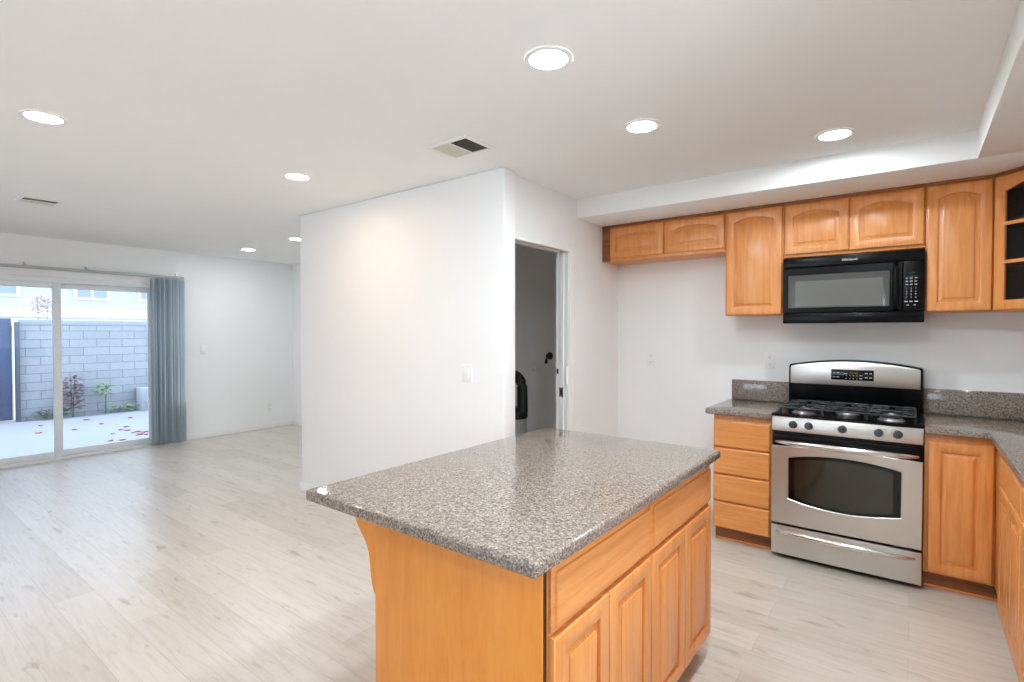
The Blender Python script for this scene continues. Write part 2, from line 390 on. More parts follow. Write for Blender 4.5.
# unseen windows added behind the camera to light the room, right and rear
def window(name, mb, pane):
    f = struct(name, mb, M['vinyl']); pane.build('pane', M['glass'], f)
window('unseen_window_1', MB().box(X_RIGHT+0.03, X_RIGHT+0.09, -0.1, -0.05, 1.12, 2.12).box(X_RIGHT+0.03, X_RIGHT+0.09, 1.45, 1.5, 1.12, 2.12).box(X_RIGHT+0.03, X_RIGHT+0.09, -0.05, 1.45, 1.12, 1.17)
       .box(X_RIGHT+0.03, X_RIGHT+0.09, -0.05, 1.45, 2.07, 2.12).box(X_RIGHT+0.03, X_RIGHT+0.09, 0.68, 0.72, 1.17, 2.07), MB().box(X_RIGHT+0.055, X_RIGHT+0.061, -0.05, 1.45, 1.17, 2.07))
window('unseen_window_2', MB().box(-4.8, -4.75, Y_FRONT-0.09, Y_FRONT-0.03, 0.45, 2.15).box(-1.85, -1.8, Y_FRONT-0.09, Y_FRONT-0.03, 0.45, 2.15).box(-4.75, -1.85, Y_FRONT-0.09, Y_FRONT-0.03, 0.45, 0.5)
       .box(-4.75, -1.85, Y_FRONT-0.09, Y_FRONT-0.03, 2.1, 2.15).box(-3.32, -3.28, Y_FRONT-0.09, Y_FRONT-0.03, 0.5, 2.1), MB().box(-4.75, -1.85, Y_FRONT-0.063, Y_FRONT-0.057, 0.5, 2.1))

# ---------------------------------------------------------------- cabinets
class Fr:
    """a frame on a cabinet face: o origin, U across, W up, N outwards"""
    def __init__(s, o, U, N): s.o, s.U, s.W, s.N = Vector(o), Vector(U), Vector((0, 0, 1)), Vector(N)
    def P(s, u, w, d): return s.o + s.U*u + s.W*w + s.N*d
NT = 14
def rect_loop(fr, u0, u1, w0, w1, inset, d, arch=0.0, full=None):
    a, b2, c, e = u0+inset, u1-inset, w0+inset, w1-inset
    pts = [(a, c), (b2, c)]
    for i in range(NT+1):
        t = i/NT; u = b2 + (a-b2)*t; s_ = abs(2*t-1)
        drop = arch * (1 - math.sqrt(max(0, 1 - (min(1, s_/0.92))**2*0.75)) ) / 0.5 if arch else 0
        pts.append((u, e-drop))
    return [fr.P(u, w, d) for u, w in pts]
def panel_door(parent, fr, u0, u1, w0, w1, arch=0.0, rail=0.052, t=0.020, m='wood', name='door'):
    L = lambda ins, d, ar=0.0: rect_loop(fr, u0, u1, w0, w1, ins, d, ar)
    mb = MB().loops([L(0, 0), L(0, t-0.005), L(0.0025, t-0.0015), L(0.006, t), L(rail-0.006, t, arch), L(rail, t-0.003, arch), L(rail+0.001, t-0.012, arch), L(rail+0.001, 0.002, arch)], cap=False)
    dr = mb.build(name, M[m], parent, 40)
    mb = MB().loops([L(rail+0.001, 0.003, arch), L(rail+0.001, t-0.013, arch), L(rail+0.005, t-0.013, arch), L(rail+0.024, t-0.005, arch), L(rail+0.0245, t-0.002, arch), L(rail+0.027, t-0.001, arch)], cap=True)
    mb.build('raised_panel', M[m], dr, 30)
    return dr
def glass_door(parent, fr, u0, u1, w0, w1, arch, rail=0.055, t=0.020):
    L = lambda ins, d, ar=0.0: rect_loop(fr, u0, u1, w0, w1, ins, d, ar)
    dr = MB().loops([L(0, 0), L(0, t-0.004), L(0.004, t), L(rail-0.005, t, arch), L(rail, t-0.005, arch), L(rail, 0, arch)], cap=False).build('door', M['wood'], parent, 40)
    h = (w1-w0-2*rail)
    mb = MB()
    for k in (1, 2):
        w = w0+rail+h*k/3
        q = [(u0+rail-0.01, w-0.009), (u1-rail+0.01, w-0.009), (u1-rail+0.01, w+0.009), (u0+rail-0.01, w+0.009)]
        mb.loops([[fr.P(a, b2, 0.004) for a, b2 in q], [fr.P(a, b2, t-0.002) for a, b2 in q]], True, True)
    uc = (u0+u1)/2
    q = [(uc-0.009, w0+rail-0.01), (uc+0.009, w0+rail-0.01), (uc+0.009, w1-rail+0.004), (uc-0.009, w1-rail+0.004)]
    mb.loops([[fr.P(a, b2, 0.004) for a, b2 in q], [fr.P(a, b2, t-0.002) for a, b2 in q]], True, True)
    mb.build('muntin', M['wood'], dr, 30)
    MB().loops([L(rail-0.004, 0.003, arch), L(rail-0.004, 0.006, arch)], True, True).build('pane', M['glassc'], dr, 0)
    return dr
def slab_front(parent, fr, u0, u1, w0, w1, t=0.020, edge=0.008, m='woodh', routed=False):
    L = lambda ins, d: rect_loop(fr, u0, u1, w0, w1, ins, d)
    if routed: ls = [L(0, 0), L(0, t-0.012), L(0.004, t-0.009), L(0.013, t-0.007), L(0.0135, t-0.002), L(0.016, t)]
    else: ls = [L(0, 0), L(0, t-edge), L(edge*0.35, t-edge*0.35), L(edge, t)]
    return MB().loops(ls, True).build('drawer', M[m], parent, 25)

# upper cabinets on the stove wall (door faces at y = 4.015)
FU = 4.035; TOP = 2.312
def upper(name, label, x0, x1, z0, doors, group=None, filler=None):
    t = thing(name, label, 'cabinet', ((x0+x1)/2, Y_BACK, z0), group)
    MB().box(x0, x1, FU, Y_BACK-0.001, z0, TOP, 0.001).build('body', M['wood'], t)
    fr = Fr((0, FU-0.0005, 0), (1, 0, 0), (0, -1, 0))
    for (a, b2, c, e) in doors: panel_door(t, fr, a, b2, c, e, arch=0.030)
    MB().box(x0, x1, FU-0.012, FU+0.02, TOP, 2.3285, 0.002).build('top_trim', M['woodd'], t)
    if filler: MB().box(filler[0], filler[1], FU+0.001, FU+0.02, z0, TOP, 0.001).build('filler_or_shade_strip', M['woodd'], t)
    return t
upper('wall_cabinet', 'low two-door maple wall cabinet left of the tall ones, above the bare wall space', -2.104, -1.100, 2.030,
      [(-2.027, -1.566, 2.053, 2.302), (-1.556, -1.106, 2.053, 2.302)])
# darker stained filler at its left end
fl = [o for o in C.objects if o.name == 'wall_cabinet'][0]
MB().box(-2.104, -2.032, FU-0.006, FU-0.0005, 2.031, TOP-0.001, 0.001).build('filler_or_shade_strip', M['woodd'], fl, label='dark stained filler strip')
upper('wall_cabinet', 'tall single-door maple wall cabinet left of the black microwave', -1.098, -0.712, 1.557, [(-1.090, -0.722, 1.560, 2.303)])
upper('wall_cabinet', 'short two-door maple wall cabinet directly above the black microwave', -0.710, 0.055, 1.945,
      [(-0.706, -0.334, 1.966, 2.300), (-0.326, 0.048, 1.966, 2.300)])
upper('wall_cabinet', 'tall single-door maple wall cabinet right of the black microwave', 0.057, 0.362, 1.557, [(0.062, 0.354, 1.560, 2.303)])
# diagonal corner cabinet with a divided glass door
t = thing('corner_wall_cabinet', 'maple corner wall cabinet with glass door and dark inside, at right edge', 'cabinet', (0.70, 4.05, 1.557))
ax, ay, bx_, by_ = 0.364, FU, 0.674, FU-0.31
def pent(z0, z1, ins=0.0):
    return [(ax+ins, ay), (ax+ins, Y_BACK-0.001-ins), (X_RIGHT-0.001-ins, Y_BACK-0.001-ins), (X_RIGHT-0.001-ins, by_+ins), (bx_, by_+ins)]
MB().prism(pent(0, 0), 2, 1.557, 1.575).build('bottom_panel', M['wood'], t); MB().prism(pent(0, 0), 2, TOP-0.018, TOP).build('top_panel', M['wood'], t)
MB().box(ax, ax+0.016, ay, Y_BACK-0.001, 1.575, TOP-0.018).build('side_panel', M['wood'], t); MB().box(bx_, X_RIGHT-0.001, by_, by_+0.016, 1.575, TOP-0.018).build('side_panel', M['wood'], t)
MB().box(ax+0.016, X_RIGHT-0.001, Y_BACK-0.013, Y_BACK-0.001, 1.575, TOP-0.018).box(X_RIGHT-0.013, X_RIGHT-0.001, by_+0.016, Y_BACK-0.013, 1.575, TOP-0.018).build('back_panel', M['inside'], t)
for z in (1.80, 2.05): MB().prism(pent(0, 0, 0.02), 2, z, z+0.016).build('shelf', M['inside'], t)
U = Vector((bx_-ax, by_-ay, 0)).normalized(); wd = Vector((bx_-ax, by_-ay, 0)).length; N = Vector((-1, -1, 0)).normalized()
N = Vector((U.y, -U.x, 0)); fr = Fr((ax, ay, 0), U, N)
q = [(0, 1.575), (0.028, 1.575), (0.028, TOP-0.018), (0, TOP-0.018)]
for u0 in (0, wd-0.028): MB().loops([[fr.P(u0+a, w, -0.018) for a, w in q], [fr.P(u0+a, w, 0) for a, w in q]], True, True).build('face_frame', M['wood'], t)
glass_door(t, fr, 0.012, wd-0.012, 1.560, 2.303, 0.03)
MB().prism([(ax, ay-0.012), (ax, ay+0.02), (bx_, by_+0.03), (X_RIGHT-0.001, by_+0.03), (X_RIGHT-0.001, by_-0.01), (bx_-0.006, by_-0.012)], 2, TOP, 2.3285).build('top_trim', M['woodd'], t)

# base cabinets; faces at y = 3.70, toe kick at 3.778
FB = 3.720
def toe(t, x0, x1, y=3.778):
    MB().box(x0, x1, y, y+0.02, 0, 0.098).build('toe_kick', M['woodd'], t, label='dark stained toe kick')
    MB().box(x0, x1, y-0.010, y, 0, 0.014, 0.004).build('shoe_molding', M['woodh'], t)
t = thing('drawer_base_cabinet', 'maple base cabinet with four drawers left of the steel range', 'cabinet', (-0.9, 4.03, 0))
MB().box(-1.083, -0.714, FB, Y_BACK-0.014, 0.098, 0.876, 0.001).build('body', M['wood'], t)
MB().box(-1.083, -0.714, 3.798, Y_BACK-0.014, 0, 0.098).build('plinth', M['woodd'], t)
toe(t, -1.083, -0.714)
fr = Fr((0, FB-0.0005, 0), (1, 0, 0), (0, -1, 0))
for (a, b2) in ((0.102, 0.280), (0.286, 0.466), (0.472, 0.651), (0.657, 0.838)): slab_front(t, fr, -1.080, -0.722, a, b2, t=0.022, edge=0.011)
t = thing('base_cabinet', 'single-door maple base cabinet between the range and the counter corner', 'cabinet', (0.2, 4.03, 0))
MB().box(0.060, 0.356, FB, Y_BACK-0.001, 0.098, 0.876, 0.001).build('body', M['wood'], t)
MB().box(0.060, 0.356, 3.798, Y_BACK-0.001, 0, 0.098).build('plinth', M['woodd'], t)
toe(t, 0.060, 0.430)
panel_door(t, fr, 0.078, 0.347, 0.110, 0.836, rail=0.055, m='wood')
# run along the right wall, faces at x = 0.358
FX = 0.357
t = thing('base_cabinet', 'maple base cabinet run with drawers over doors along right wall', 'cabinet', (0.68, 2.9, 0))
MB().box(FX, X_RIGHT-0.001, 2.10, FB-0.001, 0.098, 0.876, 0.001).build('body', M['wood'], t)
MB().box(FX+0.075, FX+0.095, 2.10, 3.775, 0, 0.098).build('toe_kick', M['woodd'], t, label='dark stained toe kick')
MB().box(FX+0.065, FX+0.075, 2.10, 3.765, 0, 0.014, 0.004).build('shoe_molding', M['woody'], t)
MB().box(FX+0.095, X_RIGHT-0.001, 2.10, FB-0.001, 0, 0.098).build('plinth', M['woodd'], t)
fr = Fr((FX-0.0005, 0, 0), (0, -1, 0), (-1, 0, 0))
slab_front(t, fr, -3.395, -2.775, 0.722, 0.846, m='woody'); slab_front(t, fr, -2.765, -2.12, 0.722, 0.846, m='woody')
for a in (-3.395, -3.082, -2.765, -2.44): panel_door(t, fr, a, a+0.305, 0.105, 0.708, rail=0.055)

# ---------------------------------------------------------------- counters
def rounded(pts, radii, n=6):
    out = []
    k = len(pts)
    for i in range(k):
        p = Vector(pts[i]); a = (Vector(pts[i-1])-p).normalized(); b2 = (Vector(pts[(i+1) % k])-p).normalized(); r = radii[i]
        if r <= 0: out.append(tuple(p)); continue
        c = p + a*r + b2*r
        s0 = p + a*r; s1 = p + b2*r
        v0 = s0-c; v1 = s1-c
        a0 = math.atan2(v0.y, v0.x); a1 = math.atan2(v1.y, v1.x); da = (a1-a0+PI) % (2*PI)-PI
        for j in range(n+1): out.append((c.x+r*math.cos(a0+da*j/n), c.y+r*math.sin(a0+da*j/n)))
    return out
CT0, CT1 = 0.8765, 0.914
t = thing('countertop', 'small speckled granite countertop left of the steel range', 'countertop', (-0.92, 4.0, CT0))
MB().prism(rounded([(-1.132, 3.672), (-0.712, 3.672), (-0.712, Y_BACK-0.001), (-1.132, Y_BACK-0.001)], [0.02, 0, 0, 0]), 2, CT0, CT1, 0.008, 3).build('slab', M['granite'], t)
MB().box(-1.123, -0.712, Y_BACK-0.021, Y_BACK-0.001, CT1+0.0005, 1.066, 0.002).build('backsplash', M['granite'], t)
t = thing('countertop', 'L-shaped speckled granite countertop right of the steel range', 'countertop', (0.6, 3.4, CT0))
MB().prism(rounded([(0.060, 3.672), (0.326, 3.672), (0.326, 2.10), (X_RIGHT-0.001, 2.10), (X_RIGHT-0.001, Y_BACK-0.001), (0.060, Y_BACK-0.001)], [0, 0, 0.02, 0, 0, 0]), 2, CT0, CT1, 0.008, 3).build('slab', M['granite'], t)
MB().box(0.060, X_RIGHT-0.022, Y_BACK-0.021, Y_BACK-0.001, CT1+0.0005, 1.072, 0.002).build('backsplash', M['granite'], t)
MB().box(X_RIGHT-0.021, X_RIGHT-0.001, 2.10, Y_BACK-0.001, CT1+0.0005, 1.072, 0.002).build('backsplash', M['granite'], t)

# ---------------------------------------------------------------- island
IX0, IX1, IY0, IY1 = -1.354, -0.713, 1.058, 2.375
t = thing('kitchen_island', 'freestanding maple kitchen island with drawers and doors in the foreground', 'kitchen island', (-1.04, 1.72, 0))
MB().box(IX0+0.002, IX1, IY0+0.024, IY1-0.002, 0.098, 0.8755, 0.001).build('body', M['wood'], t)
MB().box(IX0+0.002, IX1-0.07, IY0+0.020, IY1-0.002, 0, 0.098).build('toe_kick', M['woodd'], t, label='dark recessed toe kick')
MB().box(IX0, IX1-0.001, IY0, IY0+0.0065, 0.0, 0.8755, 0.001).build('end_panel', M['veneer'], t, label='flat honey-coloured end panel')
MB().box(IX1-0.03, IX1-0.003, IY0+0.007, IY0+0.0238, 0.0, 0.8755, 0.001).build('filler_or_shade_strip', M['inside'], t, label='dark strip for the shaded gap behind the end panel')  # dark colour stands in for shade in the gap beside the drawers
MB().box(IX0-0.012, IX0-0.0005, IY0+0.012, IY1, 0.0, 0.8755, 0.001).build('back_panel', M['veneer'], t)
fr = Fr((IX1+0.0005, 0, 0), (0, 1, 0), (1, 0, 0))
slab_front(t, fr, 1.084, 1.690, 0.690, 0.855, m='woody', routed=True); slab_front(t, fr, 1.702, 2.355, 0.690, 0.855, m='woody', routed=True)
for a, b2 in ((1.084, 1.380), (1.388, 1.690), (1.702, 2.024), (2.032, 2.355)): panel_door(t, fr, a, b2, 0.112, 0.678, rail=0.052)
# scrolled brackets under the overhang
prof = [(0, 0.876), (-0.128, 0.876), (-0.118, 0.852), (-0.108, 0.825), (-0.094, 0.800), (-0.074, 0.778), (-0.050, 0.752), (-0.036, 0.722), (-0.029, 0.690),
        (-0.026, 0.655), (-0.020, 0.625), (-0.010, 0.600), (0, 0.585)]
for yb in (IY0+0.012, IY1-0.05):
    MB().prism([(IX0-0.0125+p[0], p[1]-0.0005) for p in prof][::-1], 1, yb, yb+0.030, 0.0).build('bracket', M['veneer'], t)
tp = MB().prism(rounded([(-1.604, 0.966), (-0.669, 0.966), (-0.669, 2.410), (-1.604, 2.410)], [0.014]*4, 8), 2, CT0, CT1, 0.011, 4).build('island_countertop', M['granite'])
props(tp, 'rectangular speckled granite top lying on the kitchen island', 'countertop')

# ---------------------------------------------------------------- gas range
XS, W, YF = -0.707, 0.762, 3.670
t = thing('gas_range', 'stainless steel gas range with black cooktop between base cabinets', 'stove', (XS+W/2, 4.0, 0))
X = lambda x: XS + x
MB().box(X(0.004), X(W-0.004), YF+0.045, Y_BACK-0.03, 0.03, 0.895, 0.002).build('body', M['blackm'], t)
for x in (0.05, W-0.05):
    for y in (YF+0.10, Y_BACK-0.08): MB().lathe([(0.018, 0.0), (0.018, 0.006), (0.010, 0.008), (0.010, 0.032)], (X(x), y, 0), 2, 12).build('levelling_foot', M['blackm'], t)
# storage drawer
def bowed_panel(x0, x1, z0, z1, y, depth, bow=0.006, n=10, bev=0.004):
    """front panel slightly bowed outwards"""
    pts = [(x0 + (x1-x0)*i/n, y - bow*(1-(2*i/n-1)**2)) for i in range(n+1)] + [(x1, y+depth), (x0, y+depth)]
    return MB().prism(pts, 2, z0, z1, bev, 2)
dr = bowed_panel(X(0.0), X(W), 0.030, 0.212, YF, 0.045, 0.004).build('drawer', M['steel'], t)
def bow_handle(z, x0, x1, yface, out, r, sag=0.0, n=22, ends=0.35):
    path, rr = [], []
    for i in range(n+1):
        s_ = i/n; k = 1-(2*s_-1)**2
        path.append((X(x0+(x1-x0)*s_), yface - 0.004 - out*(k**0.55 if k > 0 else 0), z - sag*k)); rr.append(r*(ends+(1-ends)*k**0.5))
    return MB().tube(path, rr, 12, (0.75, 1.0))
bow_handle(0.175, 0.030, 0.732, YF-0.001, 0.040, 0.0185, sag=0.0).build('handle', M['chrome'], dr)
# oven door: bowed steel frame with arched window opening
def arch_loop(x0, x1, zb, zt, ab, at, y, n=16, bow=0.005):
    f = lambda x: y - bow*(1-(2*(x-0)/W-1)**2)
    pts = [(x0+(x1-x0)*i/n, zb - ab*(1-(2*i/n-1)**2)) for i in range(n+1)] + [(x1+(x0-x1)*i/n, zt + at*(1-(2*i/n-1)**2)) for i in range(n+1)]
    return [(X(x), f(x), z) for x, z in pts]
DZ0, DZ1 = 0.226, 0.716
L = [arch_loop(0.0, W, DZ0, DZ1, 0, 0.010, YF+0.045), arch_loop(0.0, W, DZ0, DZ1, 0, 0.010, YF+0.004), arch_loop(0.004, W-0.004, DZ0+0.004, DZ1-0.004, 0, 0.010, YF),
     arch_loop(0.094, 0.668, 0.385, 0.650, 0.034, 0.034, YF), arch_loop(0.097, 0.665, 0.388, 0.647, 0.034, 0.034, YF+0.004), arch_loop(0.097, 0.665, 0.388, 0.647, 0.034, 0.034, YF+0.02)]
dr = MB().loops(L, False).build('oven_door', M['steel'], t, 30)
MB().loops([arch_loop(0.0965, 0.6655, 0.3875, 0.6475, 0.034, 0.034, YF+0.015), arch_loop(0.0965, 0.6655, 0.3875, 0.6475, 0.034, 0.034, YF+0.005)], True, True).build('window_border', M['glassb'], dr)
MB().loops([arch_loop(0.130, 0.630, 0.402, 0.633, 0.030, 0.030, YF+0.0049), arch_loop(0.130, 0.630, 0.402, 0.633, 0.030, 0.030, YF+0.0040)], True, True).build('window_glass', M['glassd'], dr)
bowed_panel(X(0.002), X(W-0.002), 0.700, 0.792, YF+0.010, 0.035, 0.005).build('door_top_strip', M['black'], dr)
bow_handle(0.744, 0.022, 0.742, YF+0.006, 0.046, 0.0170, ends=0.45).build('handle', M['chrome'], dr)
# control panel with five knobs
cp = MB().prism([(YF, 0.812), (YF-0.004, 0.816), (YF+0.004, 0.903), (YF+0.05, 0.903), (YF+0.05, 0.812)], 0, X(0), X(W), 0.002).build('control_panel', M['steel'], t)
for kx in (0.119, 0.205, 0.381, 0.559, 0.648):
    kn_ = MB().lathe([(0.0235, 0.004), (0.0235, -0.006), (0.0205, -0.014), (0.018, -0.028), (0.016, -0.031)], (X(kx), YF+0.001, 0.858), 1, 24).build('knob', M['knob'], t)
    MB().box(X(kx)-0.004, X(kx)+0.004, YF-0.036, YF-0.026, 0.840, 0.876, 0.002).build('knob_grip', M['knob'], kn_)
# cooktop, burners and grates
ct = MB().prism([(YF-0.002, 0.9035), (YF-0.004, 0.914), (YF+0.010, 0.922), (YF+0.035, 0.914), (Y_BACK-0.10, 0.914), (Y_BACK-0.09, 0.9035)], 0, X(-0.002), X(W+0.002), 0.002).build('cooktop', M['black'], t)
for (bx, by, br_) in ((0.15, 3.85, 0.048), (0.15, 4.10, 0.038), (0.381, 3.975, 0.05), (0.612, 3.85, 0.052), (0.612, 4.10, 0.036)):
    bo = MB().lathe([(br_+0.016, 0), (br_+0.015, 0.003), (br_+0.006, 0.004), (br_+0.004, 0.012), (br_-0.002, 0.014)], (X(bx), by, 0.9142), 2, 28).build('burner', M['alu'], t)
    MB().lathe([(br_, 0), (br_, 0.007), (br_-0.006, 0.011)], (X(bx), by, 0.9285), 2, 28).build('burner_cap', M['cap'], bo)
def bar(mb, p, q2, r=0.0055): mb.tube([p, q2], r, 6)
for gx0, gx1 in ((0.035, 0.265), (0.272, 0.490), (0.497, 0.727)):
    mb = MB(); zt = 0.952; ya, yb = 3.745, 4.205
    xs_ = [X(gx0), X(gx1)]; xc = (xs_[0]+xs_[1])/2; ym = (ya+yb)/2
    for x in xs_: bar(mb, (x, ya, zt), (x, yb, zt))
    for y in (ya, yb, ym): bar(mb, (xs_[0], y, zt), (xs_[1], y, zt))
    for cy_ in ((ya+ym)/2, (ym+yb)/2):
        for k in range(4):
            an = PI/4 + k*PI/2
            bar(mb, (xc+0.022*math.cos(an), cy_+0.022*math.sin(an), zt+0.003), (xc+0.105*math.cos(an), cy_+0.108*math.sin(an), zt))
        bar(mb, (xs_[0], cy_, zt), (xs_[0]+0.06, cy_, zt+0.003)); bar(mb, (xs_[1], cy_, zt), (xs_[1]-0.06, cy_, zt+0.003))
    for x in xs_:
        for y in (ya, yb, ym): bar(mb, (x, y, 0.914), (x, y, zt))
    mb.build('grate', M['iron'], t)
# back guard: black housing with arched steel console
def arch_top(x0, x1, z0, zc, rise, r=0.02, n=20):
    pts = [(X(x1), z0), (X(x1), zc-0.012)]
    for i in range(n+1):
        s_ = i/n; x = x1-0.006+(x0-x1+0.012)*s_; pts.append((X(x), zc + rise*(1-(2*s_-1)**2)))
    pts += [(X(x0), zc-0.012), (X(x0), z0)]
    return pts
bgd = MB().prism(arch_top(-0.002, W+0.002, 0.9145, 1.204, 0.040), 1, 4.247, Y_BACK-0.004, 0.003, 2).build('backguard', M['black'], t)
MB().prism(arch_top(0.010, W-0.010, 1.070, 1.196, 0.038), 1, 4.232, 4.2465, 0.003, 2).build('console', M['steel'], bgd)
MB().box(X(0.262), X(0.506), 4.2295, 4.2325, 1.108, 1.180, 0.001).build('display', M['glassb'], bgd)
mb = text_mb([('12:45', X(0.392), 1.150, 0.022, 4.2290)]); mb.build('clock_digits', M['clock'], bgd, 0)
mb = MB()
def dash(x, z, w=0.010, h=0.004): mb.box(X(x)-w/2, X(x)+w/2, 4.2285, 4.2294, z-h/2, z+h/2)
for x in (0.280, 0.303):
    for z in (1.158, 1.128): dash(x, z, 0.014, 0.005)
for x in (0.350, 0.372, 0.392, 0.411):
    for z in (1.140, 1.120): dash(x, z, 0.006, 0.0035)
for x in (0.434, ):
    for z in (1.142, 1.122): dash(x, z, 0.015, 0.005)
for x in (0.464, 0.488):
    for z in (1.158, 1.130): dash(x, z, 0.014, 0.005)
dash(0.348, 1.152, 0.02, 0.003)
mb.build('button_markings', M['mark'], bgd, 0)

# ---------------------------------------------------------------- microwave
YM, MZ0, MZ1 = 3.981, 1.500, 1.932
t = thing('microwave_oven', 'black over-the-range microwave mounted under the short cabinet', 'microwave', (XS+W/2, 4.16, MZ0))
Z = lambda z: MZ0 + z
MB().box(X(0.002), X(W-0.002), YM+0.032, Y_BACK-0.001, Z(0.010), Z(0.432), 0.002).build('body', M['blackm'], t)
MB().box(X(0.02), X(0.10), YM+0.05, YM+0.16, Z(0.0), Z(0.010)).build('grease_filter', M['blackm'], t); MB().box(X(W-0.12), X(W-0.03), YM+0.05, YM+0.16, Z(0.0), Z(0.010)).build('grease_filter', M['blackm'], t)
MB().box(X(0), X(W), YM, YM+0.031, Z(0.368), Z(0.432), 0.005).build('vent_grille', M['black'], t)
MB().box(X(0), X(W), YM+0.004, YM+0.031, Z(-0.006), Z(0.062), 0.006).build('bottom_rail', M['black'], t)
# door with stepped window
def rl(x0, x1, z0, z1, y): return [(X(x0), y, Z(z0)), (X(x1), y, Z(z0)), (X(x1), y, Z(z1)), (X(x0), y, Z(z1))]
dr = MB().loops([rl(0, 0.656, 0.065, 0.365, YM+0.031), rl(0, 0.656, 0.065, 0.365, YM+0.003), rl(0.003, 0.653, 0.068, 0.362, YM), rl(0.030, 0.594, 0.097, 0.318, YM),
                 rl(0.032, 0.592, 0.099, 0.316, YM+0.004), rl(0.032, 0.592, 0.099, 0.316, YM+0.01)], False).build('door', M['black'], t, 25)
MB().loops([rl(0.031, 0.593, 0.098, 0.317, YM+0.010), rl(0.031, 0.593, 0.098, 0.317, YM+0.004), rl(0.074, 0.556, 0.107, 0.276, YM+0.007)], False, True).build('window_border', M['mwinb'], dr, 20)
MB().loops([rl(0.074, 0.556, 0.107, 0.276, YM+0.010), rl(0.074, 0.556, 0.107, 0.276, YM+0.007)], True, True).build('window_glass', M['mwin'], dr, 0)
mb = MB().tube([(X(0.622), YM+0.002, Z(0.355)), (X(0.622), YM-0.016, Z(0.348)), (X(0.622), YM-0.028, Z(0.325)), (X(0.622), YM-0.031, Z(0.22)), (X(0.622), YM-0.028, Z(0.105)), (X(0.622), YM-0.016, Z(0.082)), (X(0.622), YM+0.002, Z(0.075))], 0.0125, 12, (1.15, 0.8))
mb.build('handle', M['black'], dr, 50)
cpn = MB().box(X(0.659), X(W), YM, YM+0.031, Z(0.065), Z(0.365), 0.003).build('control_panel', M['black'], t)
MB().box(X(0.672), X(0.722), YM-0.0012, YM+0.0005, Z(0.282), Z(0.308)).build('display', M['glassb'], cpn)
text_mb([('12:00', X(0.697), Z(0.288), 0.016, YM-0.0016)]).build('display_digits', M['greenled'], cpn, 0)
tx = []
for r_, row in enumerate(('123', '456', '789', '*0#')):
    for c_, ch in enumerate(row): tx.append((ch, X(0.676+0.022*c_), Z(0.196-0.018*r_), 0.013, YM-0.0008))
mb = text_mb(tx)
for x in (0.676, 0.698, 0.720):
    for z in (0.262, 0.243, 0.224): mb.box(X(x)-0.006, X(x)+0.006, YM-0.0012, YM-0.0002, Z(z)-0.002, Z(z)+0.002)
for x in (0.674, 0.698, 0.722): mb.box(X(x)-0.008, X(x)+0.008, YM-0.0012, YM-0.0002, Z(0.118), Z(0.124))
for x in (0.682, 0.716): mb.box(X(x)-0.005, X(x)+0.005, YM-0.0012, YM-0.0002, Z(0.098), Z(0.102))
mb.build('keypad_markings', M['mark'], cpn, 0)
text_mb([('Whirlpool', X(0.382), Z(0.394), 0.0200, YM-0.0008)]).build('logo', M['logo'], t, 0, label='small silver maker lettering')

# ---------------------------------------------------------------- outlets and switches
def outlet(label, loc, nrm):
    """plate on a wall; nrm: 'y' faces -Y, 'x' faces +X"""
    R = Matrix.Translation(loc) @ (Matrix.Identity(4) if nrm == 'y' else Matrix.Rotation(PI/2, 4, 'Z'))
    t = thing('wall_outlet', label, 'outlet', loc)
    MB(R).box(-0.036, 0.036, -0.006, 0, -0.058, 0.058, 0.002).build('plate', M['plate'], t)
    for z in (-0.026, 0.026):
        s_ = MB(R).lathe([(0.0165, -0.0062), (0.0165, -0.0085)], (0, 0, z), 1, 16).build('socket', M['trimw'], t)
        MB(R).box(-0.008, -0.005, -0.0092, -0.0084, z-0.002, z+0.008).box(0.005, 0.008, -0.0092, -0.0084, z-0.002, z+0.008).box(-0.002, 0.002, -0.0092, -0.0084, z-0.010, z-0.006).build('slots', M['slotd'], s_, 0)
    return t
def switch(label, loc, nrm, w=0.036):
    R = Matrix.Translation(loc) @ (Matrix.Identity(4) if nrm == 'y' else Matrix.Rotation(PI/2, 4, 'Z'))
    t = thing('light_switch', label, 'light switch', loc)
    MB(R).box(-w, w, -0.006, 0, -0.059, 0.059, 0.002).build('plate', M['plate'], t)
    MB(R).box(-0.016, 0.016, -0.010, -0.0055, -0.033, 0.033, 0.002).build('rocker', M['trimw'], t)
    return t
outlet('white outlet on the stove wall left of the granite counter', (-1.795, Y_BACK-0.0002, 1.202), 'y')
outlet('white outlet just above the small granite backsplash left of range', (-0.854, Y_BACK-0.0002, 1.217), 'y')
outlet('small white outlet low on the far living room wall', (X_WIN+0.0002, 4.045, 0.312), 'x')
switch('white rocker light switch on the big white partition wall', (-2.360, 2.6078, 1.160), 'y', 0.043)
switch('white light switch on wall right of the vertical blinds', (X_WIN+0.0002, 3.121, 1.190), 'x')
outlet('dim white outlet on the wall inside the closet', (-3.027, Y_BACK-0.0002, 1.083), 'y')

